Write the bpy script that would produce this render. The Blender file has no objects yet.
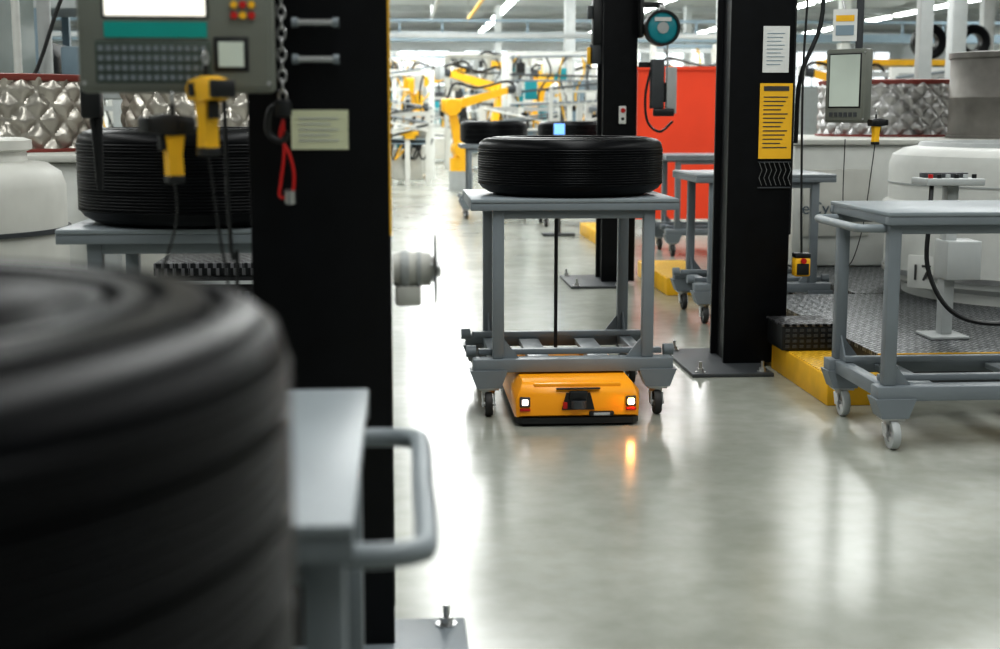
import bpy, bmesh, math, random
from mathutils import Vector, Matrix, Euler
random.seed(7)
sc=bpy.context.scene
COL=sc.collection
# ---------------------------------------------------------------- materials
MATS={}
def mat(name,col,rough=.5,metal=0.,var=.06,nscale=6.,bump=0.,emit=None,es=0.,spec=.5):
    if name in MATS: return MATS[name]
    m=bpy.data.materials.new(name); m.use_nodes=True
    nt=m.node_tree; b=nt.nodes['Principled BSDF']
    b.inputs['Roughness'].default_value=rough; b.inputs['Metallic'].default_value=metal
    b.inputs['Specular IOR Level'].default_value=spec
    tc=nt.nodes.new('ShaderNodeTexCoord'); n=nt.nodes.new('ShaderNodeTexNoise')
    n.inputs['Scale'].default_value=nscale; n.inputs['Detail'].default_value=4
    nt.links.new(tc.outputs['Object'],n.inputs['Vector'])
    r=nt.nodes.new('ShaderNodeValToRGB')
    r.color_ramp.elements[0].position=.3; r.color_ramp.elements[1].position=.7
    r.color_ramp.elements[0].color=(*[max(0,c*(1-var)) for c in col],1)
    r.color_ramp.elements[1].color=(*[min(1,c*(1+var)) for c in col],1)
    nt.links.new(n.outputs['Fac'],r.inputs['Fac']); nt.links.new(r.outputs['Color'],b.inputs['Base Color'])
    if bump:
        bp=nt.nodes.new('ShaderNodeBump'); bp.inputs['Strength'].default_value=bump; bp.inputs['Distance'].default_value=.01
        nt.links.new(n.outputs['Fac'],bp.inputs['Height']); nt.links.new(bp.outputs['Normal'],b.inputs['Normal'])
    if emit:
        b.inputs['Emission Color'].default_value=(*emit,1); b.inputs['Emission Strength'].default_value=es
    MATS[name]=m; return m
def chequer(name,c0,c1,rough=.4,metal=.6,scale=22):
    m=bpy.data.materials.new(name); m.use_nodes=True
    nt=m.node_tree; b=nt.nodes['Principled BSDF']; L=nt.links.new
    tc=nt.nodes.new('ShaderNodeTexCoord')
    vals=[]
    for ang in (45,-45):
        mp=nt.nodes.new('ShaderNodeMapping'); mp.inputs['Rotation'].default_value=(0,0,math.radians(ang))
        w=nt.nodes.new('ShaderNodeTexWave'); w.inputs['Scale'].default_value=scale*.5
        L(tc.outputs['Object'],mp.inputs['Vector']); L(mp.outputs['Vector'],w.inputs['Vector']); vals.append(w)
    mp=nt.nodes.new('ShaderNodeMapping'); mp.inputs['Rotation'].default_value=(0,0,math.radians(45))
    L(tc.outputs['Object'],mp.inputs['Vector'])
    ck=nt.nodes.new('ShaderNodeTexChecker'); ck.inputs['Scale'].default_value=scale
    L(mp.outputs['Vector'],ck.inputs['Vector'])
    mx=nt.nodes.new('ShaderNodeMix'); mx.data_type='FLOAT'
    L(ck.outputs['Fac'],mx.inputs[0]); L(vals[0].outputs['Fac'],mx.inputs[2]); L(vals[1].outputs['Fac'],mx.inputs[3])
    r=nt.nodes.new('ShaderNodeValToRGB'); r.color_ramp.elements[0].position=.55; r.color_ramp.elements[1].position=.8
    r.color_ramp.elements[0].color=(*c0,1); r.color_ramp.elements[1].color=(*c1,1)
    L(mx.outputs[0],r.inputs['Fac']); L(r.outputs['Color'],b.inputs['Base Color'])
    bp=nt.nodes.new('ShaderNodeBump'); bp.inputs['Distance'].default_value=.004; L(mx.outputs[0],bp.inputs['Height']); L(bp.outputs['Normal'],b.inputs['Normal'])
    b.inputs['Roughness'].default_value=rough; b.inputs['Metallic'].default_value=metal
    return m
def floor_mat():
    m=bpy.data.materials.new('polished_concrete'); m.use_nodes=True
    nt=m.node_tree; b=nt.nodes['Principled BSDF']; L=nt.links.new
    tc=nt.nodes.new('ShaderNodeTexCoord')
    n=nt.nodes.new('ShaderNodeTexNoise'); n.inputs['Scale'].default_value=.7; n.inputs['Detail'].default_value=6; n.inputs['Roughness'].default_value=.6
    L(tc.outputs['Object'],n.inputs['Vector'])
    r=nt.nodes.new('ShaderNodeValToRGB'); r.color_ramp.elements[0].position=.36; r.color_ramp.elements[1].position=.66
    r.color_ramp.elements[0].color=(.275,.287,.25,1); r.color_ramp.elements[1].color=(.385,.395,.355,1)
    L(n.outputs['Fac'],r.inputs['Fac'])
    n2=nt.nodes.new('ShaderNodeTexNoise'); n2.inputs['Scale'].default_value=9; n2.inputs['Detail'].default_value=8
    L(tc.outputs['Object'],n2.inputs['Vector'])
    r2=nt.nodes.new('ShaderNodeValToRGB'); r2.color_ramp.elements[0].position=.3; r2.color_ramp.elements[1].position=.62
    r2.color_ramp.elements[0].color=(.88,.88,.86,1); r2.color_ramp.elements[1].color=(1,1,1,1)
    L(n2.outputs['Fac'],r2.inputs['Fac'])
    mx=nt.nodes.new('ShaderNodeMix'); mx.data_type='RGBA'; mx.blend_type='MULTIPLY'; mx.inputs[0].default_value=1
    L(r.outputs['Color'],mx.inputs[6]); L(r2.outputs['Color'],mx.inputs[7]); L(mx.outputs[2],b.inputs['Base Color'])
    r3=nt.nodes.new('ShaderNodeMapRange'); r3.inputs[3].default_value=.15; r3.inputs[4].default_value=.30
    L(n.outputs['Fac'],r3.inputs[0]); L(r3.outputs[0],b.inputs['Roughness'])
    bp=nt.nodes.new('ShaderNodeBump'); bp.inputs['Strength'].default_value=.05; bp.inputs['Distance'].default_value=.01
    n4=nt.nodes.new('ShaderNodeTexNoise'); n4.inputs['Scale'].default_value=3; L(tc.outputs['Object'],n4.inputs['Vector'])
    L(n4.outputs['Fac'],bp.inputs['Height']); L(bp.outputs['Normal'],b.inputs['Normal'])
    b.inputs['Specular IOR Level'].default_value=.45
    return m
GREY=mat('cart_grey_paint',(.19,.215,.235),.42)
GREYL=mat('cart_top_grey',(.23,.26,.28),.4)
BLACK=mat('black_column_paint',(.0038,.0043,.0055),.45,var=.3,nscale=12,spec=.22)
RUB=mat('green_tyre_rubber',(.0018,.0022,.0032),.36,var=.25,nscale=20,spec=.16)
RUBW=mat('wheel_rubber',(.03,.03,.03),.6)
STEEL=mat('galvanised_steel',(.5,.5,.5),.3,.9)
WHITE=mat('machine_white',(.68,.69,.66),.45,var=.05)
CREAM=mat('machine_cream',(.57,.57,.53),.5)
YEL=mat('safety_yellow',(.84,.47,.018),.45,var=.12)
ORG=mat('vehicle_orange',(1.0,.385,.008),.32,var=.04)
ORR=mat('robot_yellow',(.95,.50,.02),.35)
RED=mat('red_orange_sheet',(.80,.065,.018),.5,var=.08,nscale=1.5)
REDP=mat('red_plastic',(.5,.015,.012),.35)
DRED=mat('dull_red_band',(.22,.045,.035),.5)
DARK=mat('dark_plastic',(.010,.011,.012),.4)
DGR=mat('dark_grey',(.05,.055,.06),.5)
OLIVE=mat('panel_housing',(.175,.185,.16),.45)
OLIVD=mat('panel_keypad',(.055,.075,.062),.5)
LCD=mat('lcd_screen',(.6,.6,.56),.3,emit=(.95,.9,.80),es=.9)
LCDD=mat('lcd_dim',(.42,.47,.42),.3,emit=(.7,.8,.7),es=.12)
TEALM=mat('teal_bar',(.0,.22,.19),.4,emit=(.0,.4,.34),es=.10)
BLUES=mat('blue_screen',(.1,.3,.8),.3,emit=(.25,.5,1),es=1.0)
PAPER=mat('paper_white',(.68,.69,.67),.7)
PAPC=mat('paper_cream',(.58,.60,.42),.7)
PAPY=mat('paper_yellow',(.85,.48,.02),.6)
INK=mat('ink',(.05,.05,.05),.7)
TEAL=mat('balancer_teal',(.01,.27,.32),.4)
GREYW=mat('light_grey',(.42,.44,.44),.45)
BLUEG=mat('blue_grey',(.22,.29,.34),.5)
CHQ=chequer('chequer_plate_steel',(.05,.055,.06),(.32,.33,.34))
CHQD=chequer('chequer_plate_dark',(.012,.013,.015),(.16,.16,.17))
CHQY=chequer('chequer_plate_yellow',(.60,.32,.012),(.92,.58,.05),.5,0.)
QS=mat('silver_quilt',(.46,.455,.45),.34,.8,nscale=3,var=.22)
QG=mat('foil_quilt',(.47,.445,.40),.34,.8,nscale=3,var=.25)
DRUM=mat('brushed_drum',(.19,.18,.165),.45,.4,nscale=3,var=.4)
LAMPW=mat('lamp_white',(1,1,1),.3,emit=(1,.85,.75),es=2.2)
LAMPO=mat('lamp_amber',(1,.4,.05),.3,emit=(1,.38,.08),es=80)
TUBE=mat('fluorescent',(1,1,1),.3,emit=(.95,1,.98),es=12)
WIN=mat('window_daylight',(.9,.95,1),.2,emit=(.92,.97,1),es=1.1)
WALL=mat('wall_paint',(.66,.68,.67),.7)
CEIL=mat('ceiling_paint',(.5,.51,.51),.8)
# ---------------------------------------------------------------- builder
class B:
    def __init__(s,name): s.n=name; s.bm=bmesh.new(); s.m=[]
    def mi(s,m):
        if m not in s.m: s.m.append(m)
        return s.m.index(m)
    def faces(s,fs,m,sm=False):
        i=s.mi(m)
        for f in fs: f.material_index=i; f.smooth=sm
    def box(s,x0,x1,y0,y1,z0,z1,m,bev=0,M=None):
        g=bmesh.ops.create_cube(s.bm,size=1)
        vs=g['verts']; c=Vector(((x0+x1)/2,(y0+y1)/2,(z0+z1)/2)); d=(abs(x1-x0),abs(y1-y0),abs(z1-z0))
        for v in vs: v.co=Vector((v.co.x*d[0],v.co.y*d[1],v.co.z*d[2]))+c
        fs=set(f for v in vs for f in v.link_faces); s.faces(fs,m)
        if bev:
            es=list(set(e for v in vs for e in v.link_edges))
            r=bmesh.ops.bevel(s.bm,geom=es,offset=min(bev,min(d)*.45),segments=2,affect='EDGES',profile=.5)
            fs2=set(r['faces']); i=s.mi(m)
            for f in fs2: f.material_index=i
            allv=set(v for f in fs2 for v in f.verts)
            for v in list(allv):
                for f in v.link_faces: f.material_index=i
            vs=list(allv)
        if M is not None:
            for v in vs: v.co=M@v.co
        return vs
    def loft(s,secs,m,closed=True,cap=True,sm=False):
        rings=[[s.bm.verts.new(p) for p in sec] for sec in secs]
        n=len(rings[0]); fs=[]
        for a,b in zip(rings,rings[1:]):
            for i in range(n if closed else n-1):
                j=(i+1)%n
                try: fs.append(s.bm.faces.new((a[i],a[j],b[j],b[i])))
                except: pass
        s.faces(fs,m,sm)
        if cap:
            c=[]
            c.append(s.bm.faces.new(list(reversed(rings[0])))); c.append(s.bm.faces.new(rings[-1])); s.faces(c,m,False)
        return rings
    def cyl(s,p0,p1,r,m,seg=16,r2=None,sm=True):
        p0=Vector(p0);p1=Vector(p1); d=(p1-p0).normalized()
        a=d.orthogonal().normalized(); b=d.cross(a); r2=r if r2 is None else r2
        C=[(math.cos(2*math.pi*i/seg),math.sin(2*math.pi*i/seg)) for i in range(seg)]
        s.loft([[p0+(a*c+b*q)*r for c,q in C],[p1+(a*c+b*q)*r2 for c,q in C]],m,sm=sm)
    def path(s,pts,r,m,seg=8,sub=6,smooth=True):
        P=[Vector(p) for p in pts]
        if smooth and len(P)>2:
            Q=[]; E=[P[0]*2-P[1]]+P+[P[-1]*2-P[-2]]
            for i in range(1,len(E)-2):
                for k in range(sub):
                    t=k/sub;a,b,c,d=E[i-1:i+3]
                    Q.append(.5*((2*b)+(c-a)*t+(2*a-5*b+4*c-d)*t*t+(3*b-a-3*c+d)*t**3))
            Q.append(P[-1]); P=Q
        secs=[]; prev=None
        for i,p in enumerate(P):
            d=(P[min(i+1,len(P)-1)]-P[max(i-1,0)]).normalized()
            a=(d.orthogonal() if prev is None else prev-d*prev.dot(d)).normalized(); prev=a; b=d.cross(a)
            secs.append([p+(a*math.cos(2*math.pi*k/seg)+b*math.sin(2*math.pi*k/seg))*r for k in range(seg)])
        s.loft(secs,m,sm=True)
    def lathe(s,prof,c,m,seg=64,sm=True,axis='z',closed=False,fn=None,a0=0,a1=2*math.pi):
        c=Vector(c); full=abs(a1-a0-2*math.pi)<1e-6; rings=[]
        N=seg if full else seg+1
        for i in range(N):
            t=a0+(a1-a0)*i/seg; ring=[]
            for k,(r,z) in enumerate(prof):
                rr=r+(fn(t,z,k) if fn else 0)
                p=Vector((rr*math.cos(t),rr*math.sin(t),z))
                if axis=='y': p=Vector((p.x,p.z,p.y))
                if axis=='x': p=Vector((p.z,p.x,p.y))
                ring.append(s.bm.verts.new(c+p))
            rings.append(ring)
        fs=[]; n=len(prof)
        for i in range(seg):
            a=rings[i]; b=rings[(i+1)%N]
            for k in range(n if closed else n-1):
                j=(k+1)%n
                try: fs.append(s.bm.faces.new((a[k],b[k],b[j],a[j])))
                except: pass
        s.faces(fs,m,sm)
    def prism(s,pts,vec,m):
        vec=Vector(vec); P=[Vector(p) for p in pts]
        s.loft([P,[p+vec for p in P]],m)
    def done(s,loc=(0,0,0),rz=0,parent=None):
        bmesh.ops.recalc_face_normals(s.bm,faces=s.bm.faces)
        me=bpy.data.meshes.new(s.n); s.bm.to_mesh(me); s.bm.free()
        for m in s.m: me.materials.append(m)
        try: me.set_sharp_from_angle(angle=math.radians(40))
        except Exception: pass
        o=bpy.data.objects.new(s.n,me); COL.objects.link(o); o.location=loc; o.rotation_euler=(0,0,rz)
        if parent: o.parent=parent
        return o
# ---------------------------------------------------------------- room
RX0,RX1,RY0,RY1,RH=-16,24,-4,66,5.0
b=B('floor'); b.box(RX0,RX1,RY0,RY1,-.2,0,floor_mat()); b.done()
b=B('ceiling'); b.box(RX0,RX1,RY0,RY1,RH,RH+.2,CEIL); b.done()
b=B('wall_left'); b.box(RX0-.3,RX0,RY0,RY1,0,RH,WALL); b.done()
b=B('wall_right'); b.box(RX1,RX1+.3,RY0,RY1,0,RH,WALL); b.done()
b=B('wall_front'); b.box(RX0,RX1,RY0-.3,RY0,0,RH,WALL); b.done()
b=B('wall_back'); b.box(RX0,RX1,RY1,RY1+.3,0,RH,WALL); b.done()
n=0
for i in range(13):
    n+=1; x=-15+i*3
    b=B('window_%d'%n); b.box(x,x+2.4,RY1-.06,RY1-.01,2.7,4.3,WIN)
    for k in range(4): b.box(x+k*.78,x+k*.78+.06,RY1-.1,RY1-.055,2.65,4.35,GREYW)
    for z in (2.65,3.5,4.3): b.box(x,x+2.4,RY1-.11,RY1-.06,z,z+.06,GREYW)
    b.done()
b=B('ceiling_light_rows')
for x in (-9,-4.5,-.6,3.4,8,12.5,17):
    for k in range(22):
        y=1+k*2.95
        if y>26: b.box(x-.09,x+.09,y,y+2.2,RH-.32,RH-.26,TUBE); b.box(x-.12,x+.12,y-.1,y+2.3,RH-.26,RH-.2,WHITE)
b.done()
b=B('ceiling_joists')
for y in range(6,64,6): b.box(RX0+.1,RX1-.1,y,y+.3,RH-.2,RH-.002,GREYW)
b.done()
def area(x,y,sx,sy,p,col=(.98,1,.985),z=4.6):
    l=bpy.data.lights.new('ceiling_lamp','AREA'); l.shape='RECTANGLE'; l.size=sx; l.size_y=sy; l.energy=p; l.color=col
    o=bpy.data.objects.new('ceiling_lamp',l); COL.objects.link(o); o.location=(x,y,z)
for x in (-4.2,.9,5.8):
    area(x,3.5,1.1,8,180)
    area(x,15,1.1,9,260)
    area(x,27,1.1,9,390)
    area(x,42,1.1,14,560)
area(12,14,1.1,20,400); area(-10,14,1.1,20,380); area(14,40,1.1,20,560)
# ---------------------------------------------------------------- cart
def caster(b,x,y,ztop,rw=.055,dx=.03,wheel=RUBW,hub=STEEL):
    b.box(x-.045,x+.045,y-.045,y+.045,ztop-.012,ztop,STEEL,.003)
    b.cyl((x,y,ztop-.03),(x,y,ztop-.01),.03,STEEL)
    for s in (-1,1):
        b.prism([(x+s*.026-.003,y-.03,ztop-.03),(x+s*.026-.003,y+.03,ztop-.03),(x+s*.026-.003,y+dx*.2+.0,rw-.012),(x+s*.026-.003,y-dx-.015,rw-.012)],(.006,0,0),STEEL)
    yc=y-dx
    b.lathe([(rw*.55,-.016),(rw*.94,-.016),(rw,-.008),(rw,.008),(rw*.94,.016),(rw*.55,.016)],(x,yc,rw),wheel,seg=28,axis='x',closed=True)
    b.cyl((x-.012,yc,rw),(x+.012,yc,rw),rw*.6,hub,20)
    b.cyl((x-.032,yc,rw),(x+.032,yc,rw),.009,STEEL,10)
def cart(w,d,top,handle=0,rods=True,wheel=RUBW,loc=(0,0,0),rz=0,rw=.055,hs=-1,inset=.125,out=.045,stub=True,co=0):
    b=B('tyre_transport_cart'); X=w/2;Yd=d/2
    b.box(-X,X,-Yd,Yd,top-.018,top,GREYL,.005)
    for s in (-1,1):
        b.box(-X,X,s*Yd-s*.004,s*(Yd-.04),top-.052,top-.018,GREY,.004)
        b.box(s*X-s*.004,s*(X-.04),-Yd+.04,Yd-.04,top-.052,top-.018,GREY,.004)
    lx=X-inset; ly=Yd-.06; zf=.26
    for sx in (-1,1):
        for sy in (-1,1):
            x=sx*lx;y=sy*ly
            b.box(x-.026,x+.026,y-.026,y+.026,zf,top-.02,GREY,.006)
            for (u,v) in ((-sx,0),(0,-sy)):
                if u: b.prism([(x+u*.025,y-.004,zf),(x+u*.095,y-.004,zf),(x+u*.025,y-.004,zf+.09)],(0,.008,0),GREY)
                else: b.prism([(x-.004,y+v*.025,zf),(x-.004,y+v*.11,zf),(x-.004,y+v*.025,zf+.11)],(.008,0,0),GREY)
            xc=x+sx*out+co
            b.prism([(xc-.085,y-.055,zf-.05),(xc+.085,y-.055,zf-.05),(xc+.055,y-.055,zf-.13),(xc-.055,y-.055,zf-.13)],(0,.11,0),GREY)
            caster(b,xc,y,zf-.13,rw=rw,wheel=wheel)
    for sy in (-1,1): b.box(-lx,lx,sy*ly-.02,sy*ly+.02,top-.09,top-.052,GREY,.004)
    XL=X if inset>.08 else X+.02
    for sy in (-1,1):
        b.box(-XL+.01,XL-.01,sy*ly-.045,sy*ly+.045,zf-.06,zf,GREY,.005)
        b.box(-X+.04,X-.04,sy*(ly-.1)-.02,sy*(ly-.1)+.02,zf-.0,zf+.026,GREY,.004)
    for sx in (-1,1):
        b.box(sx*lx-.03,sx*lx+.03,-ly+.045,ly-.045,zf-.06,zf-.002,GREY,.005)
        b.box(sx*(lx-.2)-.05,sx*(lx-.2)+.05,-ly+.05,ly-.05,zf-.045,zf-.02,GREYL,.004)
        if stub:
            for sy in (-1,1): b.cyl((sx*(X-.03),sy*(ly-.1),zf+.015),(sx*(X+.015),sy*(ly-.1),zf+.015),.027,GREY,16)
    if rods: b.cyl((-.03,ly*.2,zf-.03),(-.03,ly*.2,top-.03),.009,DARK,10)
    if handle:
        xx=hs*X; z=top-.07; o=hs*.09
        P=[(xx-o*.3,-Yd*handle,z),(xx+o*.4,-Yd*handle,z),(xx+o*.85,-Yd*handle+.015,z),(xx+o,-Yd*handle+.06,z),(xx+o,0,z),(xx+o,Yd*handle-.06,z),(xx+o*.85,Yd*handle-.015,z),(xx+o*.4,Yd*handle,z),(xx-o*.3,Yd*handle,z)]
        b.path(P,.017,GREYL,12,4)
    return b.done(loc,rz)
def tyre(R,r,h,loc,ridge=.006,pitch=.011):
    b=B('truck_tyre')
    P=[(r,h*.12),(r+.015,.02),(r+.07,.004),(R-.10,0.0),(R-.05,.012),(R-.02,.03),(R-.006,.05)]
    n=max(7,int((h-.10)/pitch))
    for i in range(n):
        a=.05+(h-.10)*(i)/n; c=.05+(h-.10)*(i+1)/n; g=.0028 if i%6 else .006; e=(c-a)
        P+=[(R,a+e*.15),(R+.001,(a+c)/2),(R,c-e*.3),(R-g,c-e*.15),(R-g,c)]
    q=ridge
    P+=[(R-.003,h-.045),(R-.010,h-.024),(R-.03,h-.009),(R-.052,h-.003),(R-.056,h-.003-q),(R-.066,h-.003-q),(R-.070,h+.000),(R-.10,h+.003),(R-.104,h+.002-q),(R-.114,h+.002-q),(R-.118,h+.003),(R-.14,h+.002),(R-.144,h-q),(R-.152,h-q),(R-.156,h-.001)]
    P+=[(r+.02,h-.018),(r,h-.05),(r-.008,h-.08),(r+.03,h*.6),(r+.05,h*.5),(r+.03,h*.3)]
    b.lathe(P,(0,0,0),RUB,seg=128,closed=True)
    return b.done(loc)
T=.982
A=(.775,6.55); cart(.93,.84,T,loc=(*A,0))
tyre(.435,.25,.265,(A[0]+.025,A[1],T+.001))
cart(1.0,.76,.968,handle=.78,rods=False,wheel=GREYW,rw=.06,loc=(2.43,5.76,0),inset=.045,out=0,co=.02,stub=False)
cart(.96,.80,.955,loc=(-.72,5.32,0),rods=False)
tyre(.455,.26,.345,(-.735,5.3,.956))
cart(1.0,.85,.86,handle=.78,rods=False,loc=(-.56,2.06,0),hs=1,inset=.04,out=0,stub=False)
cart(.80,.84,.80,rods=False,loc=(-.62,1.15,0),inset=.06,out=0,stub=False)
tyre(.465,.25,.395,(-.560,1.15,.801),ridge=.012,pitch=.013)
cart(.92,.80,.97,loc=(2.36,9.25,0),rods=False)
cart(.92,.80,.97,loc=(2.15,17.2,0),rods=False); tyre(.45,.25,.3,(2.15,17.2,.971))
cart(.92,.80,.97,loc=(3.0,13.6,0),rods=False)
cart(.92,.80,.97,loc=(1.25,18.6,0),rods=False); tyre(.45,.25,.3,(1.25,18.6,.971))
b=B('status_monitor'); b.cyl((1.78,15.6,0),(1.78,15.6,1.1),.025,DGR); b.box(1.6,1.96,15.5,15.7,0,.03,DGR,.005); b.box(1.71,1.85,15.57,15.6,1.12,1.27,DARK,.006); b.box(1.72,1.84,15.562,15.57,1.135,1.255,BLUES); b.done()
# ---------------------------------------------------------------- AGV
def agv(loc):
    b=B('automated_guided_vehicle')
    def sec(y,wb,wt,z0,z1,z2):
        return [(-wb,y,z0),(wb,y,z0),(wb+.004,y,z1),(wt,y,z2),(-wt,y,z2),(-wb-.004,y,z1)]
    b.loft([sec(-.50,.262,.245,.050,.10,.145),sec(-.485,.280,.262,.040,.115,.165),sec(-.44,.285,.25,.035,.15,.192),sec(.44,.285,.25,.035,.15,.192),sec(.5,.26,.24,.04,.12,.16)],ORG)
    b.loft([[(-.255,-.503,.012),(.255,-.503,.012),(.255,-.503,.040),(-.255,-.503,.040)],[(-.282,-.47,.012),(.282,-.47,.012),(.282,-.47,.036),(-.282,-.47,.036)],[(-.282,.49,.012),(.282,.49,.012),(.282,.49,.036),(-.282,.49,.036)]],DARK)
    b.box(-.2,.2,-.475,-.44,.168,.186,ORG,.004)
    b.prism([(-.075,-.508,.075),(.075,-.508,.075),(.055,-.508,.15),(-.055,-.508,.15)],(0,.03,0),DARK)
    b.box(-.042,.042,-.525,-.5,.118,.16,DARK,.008); b.cyl((0,-.515,.085),(0,-.515,.118),.035,DGR,20)
    b.cyl((0,-.53,.10),(0,-.545,.10),.012,REDP,12)
    b.box(-.07,-.05,-.515,-.5,.08,.11,REDP,.003)
    b.box(.05,.165,-.515,-.495,.044,.068,DARK,.008); b.box(.07,.145,-.519,-.512,.050,.062,GREYW,.002)
    for s in (-1,1):
        b.box(s*.243-.024,s*.243+.024,-.508,-.48,.087,.133,DGR,.006)
        b.box(s*.243-.014,s*.243+.014,-.514,-.5,.097,.123,LAMPW if s<0 else LAMPO,.004)
        b.box(s*.243-.024,s*.243+.024,-.509,-.495,.07,.082,REDP,.002)
    b.box(-.1,.1,-.509,-.49,.165,.171,DARK)
    for s in (-1,1):
        for y in (-.3,.3): b.cyl((s*.25,y,.035),(s*.21,y,.035),.034,RUBW)
    o=b.done(loc); o.scale=(.96,1,1.0)
agv((A[0]-.008,6.42,0))
# ---------------------------------------------------------------- columns
def column(loc,w=.34,d=.34,h=4.9,plate=(-.1,.45,-.1,.5),yellow=False,pm=DGR):
    b=B('steel_column')
    b.box(0,w,0,.03,.02,h,BLACK,.004); b.box(0,w,d-.03,d,.02,h,BLACK,.004); b.box(.03,w-.03,.028,d-.028,.02,h,BLACK)
    if yellow: b.box(w-.001,w+.004,.0,.03,1.06,h,YEL)
    b.box(plate[0],plate[1],plate[2],plate[3],0,.02,pm,.004)
    for x in (plate[0]+.05,plate[1]-.05):
        for y in (plate[2]+.05,plate[3]-.05):
            b.cyl((x,y,.02),(x,y,.024),.028,STEEL,16); b.cyl((x,y,.024),(x,y,.042),.018,STEEL,6,sm=False); b.cyl((x,y,.04),(x,y,.075),.009,STEEL,10)
    b.done(loc)
YA=3.38
column((-.36,YA,0),w=.335,d=.3,plate=(-.12,.52,-.25,.18),yellow=True,pm=GREY)
column((1.735,7.3,0),plate=(-.23,.2,-.3,.5))
column((1.61,11.05,0),w=.27,plate=(-.28,.15,-.3,.5))
# ---------------------------------------------------------------- things on near column
yF=YA-.002
b=B('notice_sheet'); b.box(-.258,-.122,yF-.004,yF,1.268,1.362,PAPC)
for i in range(5): b.box(-.24,-.145+(i%2)*-.02,yF-.0055,yF-.004,1.34-i*.013,1.343-i*.013,GREYW)
b.done()
b=B('cable_clamp')
for z in (1.48,1.565):
    b.cyl((-.25,yF-.02,z),(-.14,yF-.02,z),.008,STEEL); b.cyl((-.25,yF-.02,z),(-.235,yF-.02,z),.012,GREYL); b.cyl((-.155,yF-.02,z),(-.14,yF-.02,z),.012,GREYL)
    b.cyl((-.195,yF-.02,z),(-.195,yF,z),.008,STEEL)
b.done()
b=B('hanging_chain'); x=-.27;y=3.3
b.cyl((x,y,4.95),(x,y,1.8),.004,STEEL)
for i in range(18):
    z=1.8-i*.024; hor=i%2
    P=[]
    for k in range(13):
        a=2*math.pi*k/12; u=.009*math.cos(a); w=.016*math.sin(a)
        P.append((x+(u if hor else 0),y+(0 if hor else u),z+w))
    b.path(P,.003,STEEL,6,smooth=False)
b.box(x-.02,x+.02,y-.015,y+.015,1.345,1.385,DARK,.006)
P=[(x,y,1.34),(x-.008,y,1.3),(x+.012,y,1.26),(x+.022,y,1.21),(x+.015,y,1.165),(x-.012,y,1.16),(x-.008,y,1.2),(x+.0,y,1.26),(x,y,1.34)]
b.path(P,.004,REDP,8); b.cyl((x+.012,y-.004,1.175),(x+.012,y+.004,1.145),.013,STEEL)
b.path([(x,y,1.38),(x-.03,y,1.36),(x-.035,y,1.31),(x-.005,y,1.29),(x+.01,y,1.31)],.008,DARK,8)
b.done()
b=B('disc_drive_unit'); zc=.965; yc=YA+.12
b.cyl((-.02,yc,zc),(.075,yc,zc),.042,CREAM,24); b.cyl((.0,yc,zc),(.02,yc,zc),.047,GREYW,24); b.cyl((.04,yc,zc),(.05,yc,zc),.046,GREYW,24); b.cyl((.075,yc,zc),(.085,yc,zc),.033,STEEL,20)
b.box(-.015,.05,yc-.04,yc+.04,zc-.09,zc-.04,CREAM,.008)
b.cyl((.085,yc,zc),(.089,yc,zc),.088,DGR,40); b.cyl((.089,yc,zc),(.10,yc,zc),.02,STEEL,16)
b.done()
# ---------------------------------------------------------------- operator panels
def panel(name,loc,rz,w,h,full=True):
    b=B(name)
    b.box(-w/2,w/2,0,.07,0,h,OLIVE,.012)
    b.box(-w/2+.012,w/2-.012,-.003,.002,.012,h-.012,OLIVE,.004)
    if full:
        b.box(-w*.37,w*.17,-.006,.0,h*.385,h*.9,DARK,.003)
        b.box(-w*.355,w*.155,-.008,-.004,h*.395,h*.88,LCD)
        b.box(-w*.36,w*.16,-.007,0,h*.285,h*.365,TEALM)
        b.box(-w*.41,w*.18,-.005,0,h*.05,h*.27,OLIVD,.003)
        for r in range(4):
            for c in range(14): b.box(-w*.395+c*w*.04,-w*.395+c*w*.04+w*.026,-.007,-.004,h*(.065+r*.05),h*(.065+r*.05)+h*.028,GREY)
        b.box(w*.19,w*.37,-.006,0,h*.11,h*.29,DARK,.003); b.box(w*.215,w*.345,-.008,-.004,h*.135,h*.265,LCDD)
        for k in range(3): b.cyl((w*.30+k*w*.045,-.012,h*.40),(w*.30+k*w*.045,0,h*.40),.008,(REDP,YEL,REDP)[k],14)
        for k in range(3): b.cyl((w*.30+k*w*.045,-.01,h*.455),(w*.30+k*w*.045,0,h*.455),.008,(YEL,REDP,YEL)[k],14)
    else:
        b.box(-w*.4,w*.4,-.006,0,h*.2,h*.94,DARK,.003); b.box(-w*.37,w*.37,-.008,-.004,h*.22,h*.92,LCDD)
        for k in range(6): b.box(-w*.36+k*w*.12,-w*.36+k*w*.12+w*.08,-.007,0,h*.08,h*.14,DGR)
    for x in (-w*.47,w*.47):
        for z in (h*.05,h*.95): b.cyl((x,-.004,z),(x,.0,z),.005,STEEL,8)
    b.box(-w*.1,w*.1,.07,.13,h*.3,h*.6,DGR,.008)
    b.cyl((0,.12,h*.45),(0,.12,h+.9),.02,DGR)
    return b.done(loc,rz)
panel('operator_control_panel',(-.487,3.15,1.398),math.radians(2),.425,.42)
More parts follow.
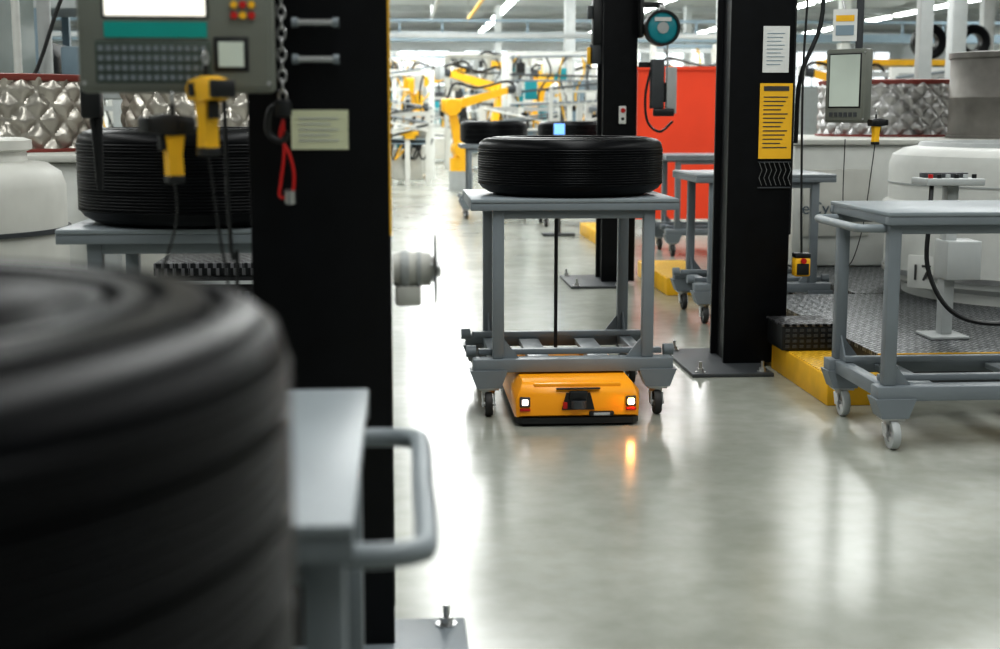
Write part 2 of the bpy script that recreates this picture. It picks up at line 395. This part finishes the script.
def scanner(name,loc,rz=0,s=1,body=YEL,cable=None):
    b=B(name)
    b.loft([[(-.018,-.02,-.12),(.018,-.02,-.12),(.018,.02,-.12),(-.018,.02,-.12)],[(-.016,-.022,-.06),(.016,-.022,-.06),(.016,.018,-.06),(-.016,.018,-.06)],[(-.02,-.03,0),(.02,-.03,0),(.02,.025,0),(-.02,.025,0)]],YEL)
    b.loft([[(-.022,-.075,-.004),(.022,-.075,-.004),(.026,-.075,.02),(.02,-.075,.035),(-.02,-.075,.035),(-.026,-.075,.02)],
            [(-.026,-.02,-.012),(.026,-.02,-.012),(.032,-.02,.025),(.022,-.02,.045),(-.022,-.02,.045),(-.032,-.02,.025)],
            [(-.024,.05,-.008),(.024,.05,-.008),(.028,.05,.02),(.02,.05,.036),(-.02,.05,.036),(-.028,.05,.02)]],body)
    b.box(-.03,.03,-.085,-.07,-.004,.036,DARK,.004); b.box(-.012,.012,-.04,-.024,-.05,-.01,DARK,.003); b.box(-.021,.021,-.022,.022,-.135,-.115,DARK,.004)
    b.box(-.034,.034,.0,.03,.0,.03,DARK,.004)
    b.cyl((0,0,.03),(0,.0,.07),.006,DARK,8); b.path([(0,0,.065),(.006,0,.085),(0,0,.1),(-.006,0,.085),(0,0,.065)],.003,STEEL,6)
    if cable:
        P=[(0,.0,-.13)]+cable; b.path(P,.0035,DARK,6)
    o=b.done(loc,rz); o.scale=(s,s,s); return o
scanner('barcode_scanner',(-.415,3.08,1.39),.6,.95,YEL,[(.03,.02,-.3),(.06,.02,-.55),(.02,.03,-.75)])
scanner('barcode_scanner',(-.50,3.15,1.315),-1.0,.85,DARK,[(-.05,.02,-.25),(-.06,-.04,-.45),(.02,-.05,-.6),(.08,-.1,-.75)])
b=B('suspended_power_cable')
b.path([(-.88,4.3,4.9),(-.9,4.3,1.4),(-.92,4.3,1.34)],.010,DARK,8); b.box(-.95,-.89,4.27,4.33,1.34,1.45,DARK,.01)
b.done()
b=B('suspended_power_cable'); b.path([(-.40,3.34,4.9),(-.41,3.34,1.4),(-.39,3.34,1.0),(-.42,3.34,.6)],.005,DARK,8); b.done()
# ---------------------------------------------------------------- right column attachments
yC=7.298
b=B('notice_sheet'); b.box(1.905,2.045,yC-.004,yC,1.57,1.81,PAPER)
for i in range(9): b.box(1.925,2.02-(i%3)*.01,yC-.0055,yC-.004,1.77-i*.02,1.774-i*.02,BLUEG)
b.done()
b=B('warning_sheet'); b.box(1.895,2.07,yC-.006,yC,1.12,1.515,PAPY)
for i in range(13): b.box(1.915,2.045-(i%4)*.012,yC-.0075,yC-.006,1.44-i*.022,1.446-i*.022,INK)
b.box(1.915,2.05,yC-.0075,yC-.006,1.475,1.50,INK); b.done()
b=B('wire_mesh_tray')
for k in range(7): b.path([(1.90+k*.026,yC-.012,1.10),(1.915+k*.026,yC-.012,1.06),(1.90+k*.026,yC-.012,1.02),(1.915+k*.026,yC-.012,.98)],.0015,STEEL,5,smooth=False)
b.box(1.895,2.07,yC-.018,yC,.965,.972,DGR); b.box(1.895,2.07,yC-.018,yC,1.10,1.106,DGR); b.done()
b=B('pendant_switch_box'); b.box(2.085,2.17,7.2,7.27,.50,.60,YEL,.01); b.box(2.095,2.16,7.193,7.2,.51,.57,DARK,.003); b.cyl((2.128,7.18,.585),(2.128,7.2,.585),.014,REDP); b.box(2.085,2.17,7.2,7.27,.60,.625,DARK,.006)
b.path([(2.13,7.24,.62),(2.12,7.24,.9),(2.11,7.25,1.6),(2.13,7.25,2.4),(2.12,7.25,4.8)],.006,DARK,6); b.done()
b=B('hose_bundle')
b.path([(2.15,7.5,4.8),(2.2,7.45,2.5),(2.25,7.4,1.9),(2.14,7.4,1.55),(2.13,7.42,1.2)],.012,DARK,8)
b.path([(2.12,7.5,4.8),(2.13,7.5,.7)],.012,DARK,8); b.done()
b=B('perforated_guard_block'); b.box(1.955,2.24,6.95,7.24,.146,.28,DARK,.008)
for k in range(7):
    for j in range(4): b.box(1.975+k*.037,1.995+k*.037,6.944,6.952,.160+j*.028,.175+j*.028,DGR)
b.box(1.95,2.245,6.945,7.245,.27,.285,CHQD,.003); b.done()
panel('operator_control_panel',(2.32,7.2,1.31),math.radians(-50),.24,.38,False)
b=B('label_sheet')
M=Matrix.Translation((2.26,7.05,1.72))@Matrix.Rotation(math.radians(-20),4,'Z')
b.box(-.06,.06,-.002,.002,0,.16,PAPER,M=M); b.box(-.045,.045,-.004,-.002,.03,.08,BLUEG,M=M); b.box(-.045,.045,-.004,-.002,.10,.13,YEL,M=M); b.cyl((2.26,7.06,1.88),(2.26,7.16,2.0),.006,STEEL); b.done()
scanner('barcode_scanner',(2.44,7.05,1.30),1.9,.75,DARK,[(.0,.02,-.3),(.02,.06,-.7),(.08,.1,-.95),(.16,.1,-.9),(.2,.1,-.5),(.2,.1,-.1)])
# ---------------------------------------------------------------- middle column attachments
b=B('spring_balancer')
c=(2.05,10.95,2.02)
b.lathe([(0,-.05),(.10,-.05),(.12,-.035),(.125,0),(.12,.035),(.10,.05),(0,.05)],c,TEAL,seg=40,axis='y')
b.lathe([(.118,-.056),(.138,-.056),(.138,.056),(.118,.056)],c,DARK,seg=40,axis='y',closed=True)
b.cyl((c[0],10.88,c[2]),(c[0],10.895,c[2]),.045,GREYW,24); b.box(c[0]-.065,c[0]+.065,10.885,10.897,c[2]+.05,c[2]+.08,PAPER)
b.box(1.89,2.07,10.97,11.02,2.18,2.22,DARK,.005); b.box(1.882,1.91,10.95,11.1,1.95,2.3,DARK,.004)
b.box(2.03,2.07,10.93,10.99,2.14,2.2,STEEL,.005)
b.cyl((2.10,10.95,1.9),(2.10,10.95,1.72),.006,STEEL,8)
b.box(1.97,2.07,10.9,11.0,1.4,1.78,DGR,.01); b.box(2.09,2.17,10.9,10.98,1.36,1.72,GREYW,.01); b.box(2.065,2.095,10.93,10.97,1.45,1.6,DARK); b.box(1.99,2.15,10.88,10.95,1.34,1.4,DARK,.01)
b.path([(1.97,10.95,1.7),(1.93,10.95,1.5),(1.95,10.95,1.3),(2.05,10.95,1.22),(2.15,10.95,1.3)],.01,DARK); b.box(1.882,1.98,10.97,11.01,1.72,1.76,DARK); b.done()
b=B('emergency_stop_box'); b.box(1.735,1.79,11.01,11.048,1.28,1.42,PAPER,.005); b.cyl((1.762,10.99,1.385),(1.762,11.01,1.385),.018,REDP); b.cyl((1.762,11.0,1.32),(1.762,11.01,1.32),.012,DARK); b.done()
b=B('valve_block'); b.box(1.53,1.608,11.08,11.2,1.9,2.3,DARK,.01); b.box(1.49,1.53,11.1,11.16,2.1,2.2,DGR,.005); b.box(1.49,1.53,11.1,11.15,1.75,1.88,YEL,.005); b.box(1.51,1.6,11.1,11.15,1.75,1.9,DGR,.004); b.done()
# ---------------------------------------------------------------- platforms & steps
b=B('raised_platform')
def plat(x0,x1,y0,y1,z):
    b.box(x0,x1,y0,y1,z-.02,z,CHQ); b.box(x0+.01,x1-.01,y0+.01,y1-.01,0,z-.02,DGR)
plat(2.27,7,6.40,8.62,.22)
b.box(2.27,7,6.39,6.402,.17,.222,YEL)
b.box(2.9,7,8.63,12.8,0.,.2,DGR); b.box(2.9,7,8.63,12.8,.2,.22,CHQ)
b.done()
def step(x0,x1,y0,y1,z=.14):
    b=B('yellow_kick_step'); b.box(x0,x1,y0,y1,0,z,YEL,.006); b.box(x0+.01,x1-.01,y0+.01,y1-.01,z-.005,z+.003,CHQY); b.done()
step(1.985,2.26,6.26,7.25); step(2.12,2.26,7.7,8.6,.16); step(2.0,2.4,10.3,11.6,.13); step(2.05,2.4,14.2,15.8,.13)
# ---------------------------------------------------------------- right machines
b=B('curing_vat')
c=(4.1,8.6,.221); R=.98
b.lathe([(0,0),(R-.12,0),(R-.12,.06),(R-.03,.10),(R,.18),(R,.50),(R+.02,.52),(R+.02,.58),(R-.01,.60),(R-.01,.82),(R-.03,.88),(R-.10,.92),(R-.18,.935),(0,.94)],c,WHITE,seg=96)
b.lathe([(R+.003,.14),(R+.012,.14),(R+.012,.17),(R+.003,.17)],c,STEEL,seg=96,closed=True)
b.lathe([(R+.021,.53),(R+.026,.53),(R+.026,.545),(R+.021,.545)],c,DGR,seg=96,closed=True)
b.lathe([(R-.012,.70),(R-.004,.70),(R-.004,.71),(R-.012,.71)],c,GREYW,seg=96,closed=True)
b.lathe([(R-.3,.93),(R-.28,.96),(R-.2,.96),(R-.18,.93)],c,GREYW,seg=96,closed=True)
M=Matrix.Translation((3.18,8.22,.40))@Matrix.Rotation(math.radians(-50),4,'Z')
b.box(-.11,.11,-.0,.03,-.10,.10,WHITE,.004,M=M)
vat=b.done()
def text(body,loc,size,m,parent,rz=0,name='numeral'):
    cu=bpy.data.curves.new(name,'FONT'); cu.body=body; cu.size=size; cu.extrude=.002
    o=bpy.data.objects.new(name,cu); COL.objects.link(o); o.location=loc; o.rotation_euler=(math.pi/2,0,rz); cu.materials.append(m); o.parent=parent
text('17',(3.18-.058-.003,8.22+.064-.003,.35),.14,INK,vat,rz=math.radians(-50))
b=B('machine_base_housing')
b.box(2.92,7,10.2,12.6,.221,1.13,WHITE,.03); b.box(2.9,7,10.15,12.7,1.13,1.17,CREAM,.01)
b.box(3.0,3.5,10.17,10.2,.45,.95,CREAM,.01); b.box(4.9,5.8,10.15,10.2,.3,1.0,CREAM,.02)
hs=b.done()
text('eCyc',(2.98,10.165,.62),.13,mat('text_grey',(.08,.11,.14),.5),hs,name='lettering')
def quilt(name,c,R,h,m,rim=DRED,cells=30,seg=300,amp=.035):
    b=B(name); n=int(h/.015)
    cw=2*math.pi/cells; ch=cw*R
    def fn(t,z,k):
        u=t/cw; v=z/ch
        a=abs(((u+v)%1)-.5)*2; d=abs(((u-v)%1)-.5)*2
        return amp*(1-max(a,d)**2.0)+.004*math.sin(t*37+z*50)
    b.lathe([(R,h*i/n) for i in range(n+1)],c,m,seg=seg,sm=True,fn=fn)
    b.lathe([(0,h-.02),(R+.02,h-.02),(R+.035,h),(R+.035,h+.015),(R+.01,h+.02),(0,h+.02)],c,rim,seg=64)
    b.lathe([(0,-.001),(R+.05,-.001),(R+.05,.015),(R,.02)],c,DRED,seg=64)
    return b.done()
quilt('quilted_heat_jacket',(4.28,11.9,1.172),.62,.45,QS,cells=24)
b=B('steel_drum'); c=(4.74,10.62,1.172); R=.46
b.lathe([(0,0),(R+.015,0),(R+.015,.02),(R,.025),(R,.3),(R+.004,.305),(R+.004,.315),(R,.32),(R,.6),(R+.015,.61),(R+.015,.65),(R-.01,.655),(R-.02,.63),(0,.62)],c,DRUM,seg=72)
b.done()
b=B('operator_pedestal')
b.box(2.62,2.92,6.78,7.0,1.0,1.035,GREYW,.006)
for k in range(6): b.cyl((2.66+k*.045,6.84,1.035),(2.66+k*.045,6.84,1.055),.012,(REDP,DARK,GREYW,DARK,GREYW,DARK)[k],12)
b.box(2.65,2.88,6.9,6.97,1.035,1.06,DGR,.004)
b.box(2.76,2.82,6.86,6.94,.235,1.0,GREYW,.008); b.box(2.75,2.93,6.8,6.98,.52,.72,GREYW,.01); b.box(2.68,2.88,6.78,7.0,.221,.236,GREYW,.004)
b.path([(2.66,6.82,1.0),(2.63,6.75,.85),(2.63,6.75,.6),(2.72,6.7,.4),(2.9,6.7,.32),(3.2,6.7,.32)],.012,DARK); b.done()
b=B('segmented_roller')
b.lathe([(.0,0),(.16,0),(.17,.02),(.16,.04),(0,.04)],(2.02,8.45,.78),PAPER,seg=40,axis='x')
for k in range(10): b.box(1.95,2.02,8.36,8.5,.60+k*.036,.622+k*.036,PAPER)
b.box(2.062,2.1,8.4,8.5,.161,.8,GREY,.005); b.done()
b=B('red_safety_curtain')
b.box(2.72,4.05,16.0,16.03,.15,1.86,RED); b.box(2.68,2.72,15.98,16.05,0,1.92,GREYW); b.box(4.05,4.09,15.98,16.05,0,1.92,GREYW); b.box(2.68,4.09,15.98,16.05,1.86,1.90,RED)
b.done()
# ---------------------------------------------------------------- left machines
b=B('curing_vat'); c=(-2.08,6.3,0); R=.60
b.lathe([(0,0),(R-.03,0),(R-.03,.5),(R+.02,.52),(R+.03,.62),(R-.01,.66),(R-.01,1.04),(R-.03,1.10),(R-.09,1.14),(R-.17,1.15),(R-.175,1.19),(R-.15,1.20),(R-.15,1.24),(R-.18,1.25),(0,1.26)],c,CREAM,seg=96)
b.lathe([(R+.031,.55),(R+.05,.56),(R+.05,.60),(R+.031,.61)],c,STEEL,seg=96,closed=True)
b.lathe([(R-.013,.84),(R+.004,.84),(R+.004,.86),(R-.013,.86)],c,DGR,seg=96,closed=True)
b.done()
b=B('machine_base_housing'); b.box(-6,-.6,7.6,9.8,0,1.1,WHITE,.03); b.box(-6,-.56,7.55,9.85,1.1,1.14,CREAM,.01); b.box(-1.4,-.9,7.57,7.6,.3,.9,CREAM,.01)
b.box(-1.65,-1.5,7.5,7.6,.1,1.0,GREYW,.01); b.done()
quilt('quilted_heat_jacket',(-2.45,8.6,1.142),.62,.42,QG,cells=22); quilt('quilted_heat_jacket',(-1.15,8.7,1.142),.50,.38,QG,QG,cells=18,seg=240)
b=B('grated_step_box')
b.box(-1.15,-.62,6.6,7.3,0,.60,DARK,.008); b.box(-1.16,-.61,6.59,7.31,.60,.66,CHQD,.004)
b.box(-1.15,-.62,6.58,6.6,.34,.36,GREYW); b.box(-1.15,-.62,6.58,6.6,.56,.575,GREYW)
for k in range(13):
    for j in range(8): b.box(-1.13+k*.039,-1.108+k*.039,6.594,6.602,.06+j*.062,.09+j*.062,DGR)
b.done()
bs=B('storage_rack')
for y in (13,14.2):
    for x in (-6.5,-4.9,-3.3,-1.8): bs.box(x,x+.07,y,y+.07,0,3.6,BLUEG)
for z in (1.5,2.3,3.2):
    for y in (13,14.2): bs.box(-6.5,-1.73,y-.01,y,z,z+.1,GREYW)
    bs.box(-6.5,-1.73,13.08,14.1,z+.1,z+.12,GREYW)
r=random.Random(5)
for z in (1.62,2.42):
    x=-6.3
    while x<-2.2:
        w=r.uniform(.3,.7); bs.box(x,x+w,13.2,13.9,z,z+r.uniform(.25,.5),r.choice((DGR,BLUEG,GREYW,DGR)),.02); x+=w+.1
bs.done()
b=B('press_machine'); b.box(-3.9,-2.95,10.6,11.8,0,2.4,mat('green_grey',(.13,.16,.15),.5),.04); b.box(-3.7,-3.1,10.5,10.6,1.4,2.2,DGR,.02)
b.box(-3.5,-3.3,10.4,10.5,1.5,2.1,GREYW,.02); b.cyl((-3.1,10.45,1.5),(-3.1,10.45,2.9),.05,GREYW); b.cyl((-2.55,10.45,.5),(-2.55,10.45,3.2),.05,GREYW)
b.cyl((-2.75,10.45,.5),(-2.75,10.45,3.2),.03,WHITE)
b.path([(-3.6,10.4,1.9),(-3.2,10.3,1.6),(-2.7,10.3,1.5),(-2.4,10.4,2.2)],.014,DARK); b.done()
# ---------------------------------------------------------------- robots and far equipment
def robot(loc,rz=0,s=1):
    b=B('industrial_robot_arm')
    b.cyl((0,0,0),(0,0,.45),.28,GREYW,24); b.cyl((0,0,.45),(0,0,.75),.26,ORR,24); b.box(-.16,.16,-.2,.2,.7,1.1,ORR,.06)
    b.cyl((0,-.26,.95),(0,.26,.95),.2,ORR,24)
    b.loft([[(-.14,-.1,.95),(.1,-.1,.95),(.1,.1,.95),(-.14,.1,.95)],[(-.3,-.08,1.85),(-.12,-.08,1.85),(-.12,.08,1.85),(-.3,.08,1.85)]],ORR)
    b.cyl((-.22,-.2,1.9),(-.22,.2,1.9),.19,ORR,24); b.box(-.45,0,-.14,.14,1.8,2.1,ORR,.05)
    b.loft([[(-.1,-.1,1.85),(-.1,.1,1.85),(-.1,.1,2.08),(-.1,-.1,2.08)],[(1.1,-.07,2.22),(1.1,.07,2.22),(1.1,.07,2.37),(1.1,-.07,2.37)]],ORR)
    b.cyl((1.1,0,2.3),(1.3,0,2.33),.09,DGR,16); b.box(1.28,1.4,-.18,.18,2.15,2.45,GREYW,.02)
    b.path([(-.3,.1,2.1),(-.1,.1,2.45),(.4,.1,2.35),(1.1,.1,2.5),(1.3,.05,2.35)],.03,DARK)
    o=b.done(loc,rz); o.scale=(s,s,s); return o
robot((1.10,25.2,0),math.radians(8),.78)
robot((2.2,33,0),math.radians(200),1.0); robot((4.3,32.4,0),math.radians(160),1.0); robot((.6,37,0),math.radians(20),1.1); robot((6.0,25.5,0),math.radians(170),.95)
robot((3.6,37.8,0),math.radians(190),1.2); robot((-1.9,35,0),math.radians(10),1.1); robot((8.2,24,0),math.radians(170),.9)
def fence(x0,x1,y,h=2.0,m=GREYW,name='machine_fence'):
    b=B(name); x=x0
    while x<=x1+.01: b.box(x-.03,x+.03,y-.03,y+.03,0,h,m); x+=1.2
    for z in (.15,h*.5,h-.05): b.box(x0,x1,y-.02,y+.02,z-.02,z+.02,m)
    x=x0
    while x<x1: b.box(x-.006,x+.006,y-.004,y+.004,.15,h-.05,m); x+=.12
    b.done()
fence(-1.2,.2,28.0,1.9,WHITE); fence(2.6,5.6,24,1.8,WHITE)
def machine_cell(x0,x1,y0,y1,h,seed,n=30,name='assembly_machine'):
    r=random.Random(seed); b=B(name)
    for x in (x0,(x0+x1)/2,x1):
        for y in (y0,y1): b.box(x-.05,x+.05,y-.05,y+.05,0,h,WHITE)
    for z in (h,h*.62,.9):
        for y in (y0,y1): b.box(x0,x1,y-.04,y+.04,z-.08,z,r.choice((WHITE,GREYW,BLUEG)))
    b.box(x0+.1,x1-.1,y0+.1,y1-.1,.1,.7,r.choice((WHITE,CREAM,GREYW)),.03)
    for i in range(n):
        cx=r.uniform(x0+.15,x1-.15); cy=r.uniform(y0,y1); w=r.uniform(.05,.24); zz=r.uniform(.25,h-.4)
        m=r.choice((WHITE,WHITE,DGR,DGR,BLUEG,CREAM,YEL,WHITE,TEAL,GREY,GREYW,DARK,DARK))
        if i%3: b.box(cx-w,cx+w,cy-.1,cy+.1,zz,zz+r.uniform(.08,.4),m,.01)
        else: b.cyl((cx,cy,zz),(cx,cy,zz+w*2),w*.5,m,16)
    for i in range(8):
        cx=r.uniform(x0,x1); b.path([(cx,y0,h),(cx+r.uniform(-.3,.3),y0,h-.4),(cx-.1,y0,h-.9),(cx+.1,y0,.9)],.018,r.choice((DARK,DARK,YEL)),6)
    for i in range(6):
        z=r.uniform(.9,h); b.cyl((x0,y0-.1,z),(x1,y0-.1,z+r.uniform(-.3,.3)),.022,r.choice((GREY,WHITE,DGR)),8)
    b.done()
machine_cell(-.9,.7,30,31.2,2.3,1); machine_cell(2.2,4.6,28,29.5,2.6,2); machine_cell(-2.9,-1.2,30,32,2.5,3)
machine_cell(1.2,3.2,34.5,36,2.8,4); machine_cell(4.9,7.3,27,29,2.7,5); machine_cell(-.6,1.6,40,42,3,6); machine_cell(3.9,6.4,40,42,3,7)
machine_cell(6.8,9.2,19,21,2.0,8); machine_cell(10,12.5,21.5,23.5,2.0,9); machine_cell(4.3,5.6,20,21.5,1.9,10); machine_cell(-6,-3.6,22,24,2.4,11)
machine_cell(1.6,3.0,26.6,27.6,1.5,12); machine_cell(2.9,4.2,21.5,22.5,1.5,13); machine_cell(-.25,.55,27.0,27.6,1.4,14,14)
machine_cell(1.0,3.6,47,49,3.4,15,40); machine_cell(-2.6,0,46,48,3.4,16,40); machine_cell(4.4,7.6,46,48,3.4,17,40)
b=B('overhead_gantry')
b.box(-8,16,33,33.3,3.05,3.25,BLUEG)
for x in (-7,-1.6,5.4,10.5,15): b.box(x,x+.22,33,33.3,0,RH-.25,WHITE)
for x in range(-7,15,1): b.box(x,x+.05,33.1,33.15,3.25,3.5,BLUEG)
b.box(-8,16,33.05,33.2,3.5,3.56,BLUEG); b.done()
b=B('overhead_gantry'); b.box(-8,16,44,44.3,3.6,3.9,GREYW)
for x in (-5,3,9): b.box(x,x+.2,44,44.3,0,RH-.25,GREYW)
b.done()
b=B('cable_tray'); b.box(-8,7,25.9,26.1,2.75,2.83,GREYW)
for x in (-7.5,-2,5.9): b.box(x,x+.1,25.95,26.05,2.83,RH-.01,GREYW)
b.done()
b=B('overhead_air_line')
for x in (1.0,2.1): b.cyl((x,34,4.2),(x,43.5,4.2),.05,YEL if x>2 else GREYW,8)
for y in (37,42.5):
    for x in (1.0,2.1): b.cyl((x,y,4.2),(x,y,RH-.21),.015,GREYW,6)
b.done()
for (x,y,w) in ((3.6,30.5,.22),(5.42,14.4,.14),(7.2,18,.2),(-3.6,18,.22),(9.2,14,.22),(11,26,.22)):
    b=B('building_column'); b.box(x,x+w,y,y+w,0,RH-.25,GREYW,.01); b.done()
b=B('overhead_tyre_conveyor')
b.box(7.5,18,24.4,24.46,2.22,2.32,YEL); b.box(7.5,18,24.9,24.96,2.22,2.32,YEL)
for x in (7.8,9.5,13.2,16): b.box(x,x+.08,24.5,24.6,0,2.24,GREYW)
b.box(7.5,18,24.5,24.9,2.14,2.22,GREYW)
for x in (9.45,10.25,11.2): b.lathe([(.15,-.1),(.26,-.12),(.31,-.08),(.31,.08),(.26,.12),(.15,.1)],(x,24.7,2.64),RUB,seg=40,axis='y',closed=True)
b.done()
# ---------------------------------------------------------------- world/camera
w=bpy.data.worlds.new('world'); sc.world=w; w.use_nodes=True
w.node_tree.nodes['Background'].inputs[0].default_value=(.8,.9,1,1); w.node_tree.nodes['Background'].inputs[1].default_value=.6
cam=bpy.data.cameras.new('camera'); co=bpy.data.objects.new('camera',cam); COL.objects.link(co)
cam.sensor_width=36; cam.lens=50.0; co.location=(0,0,1.35)
co.rotation_euler=(math.radians(90-8.58),0,math.radians(-4.1))
cam.dof.use_dof=True; cam.dof.focus_distance=6.6; cam.dof.aperture_fstop=2.6
cam.clip_start=.05; cam.clip_end=200
sc.camera=co
try:
    sc.view_settings.view_transform='Standard'
    for lk in ('Medium High Contrast','Standard - Medium High Contrast'):
        try: sc.view_settings.look=lk; break
        except Exception: pass
    sc.view_settings.exposure=.10
except Exception: pass
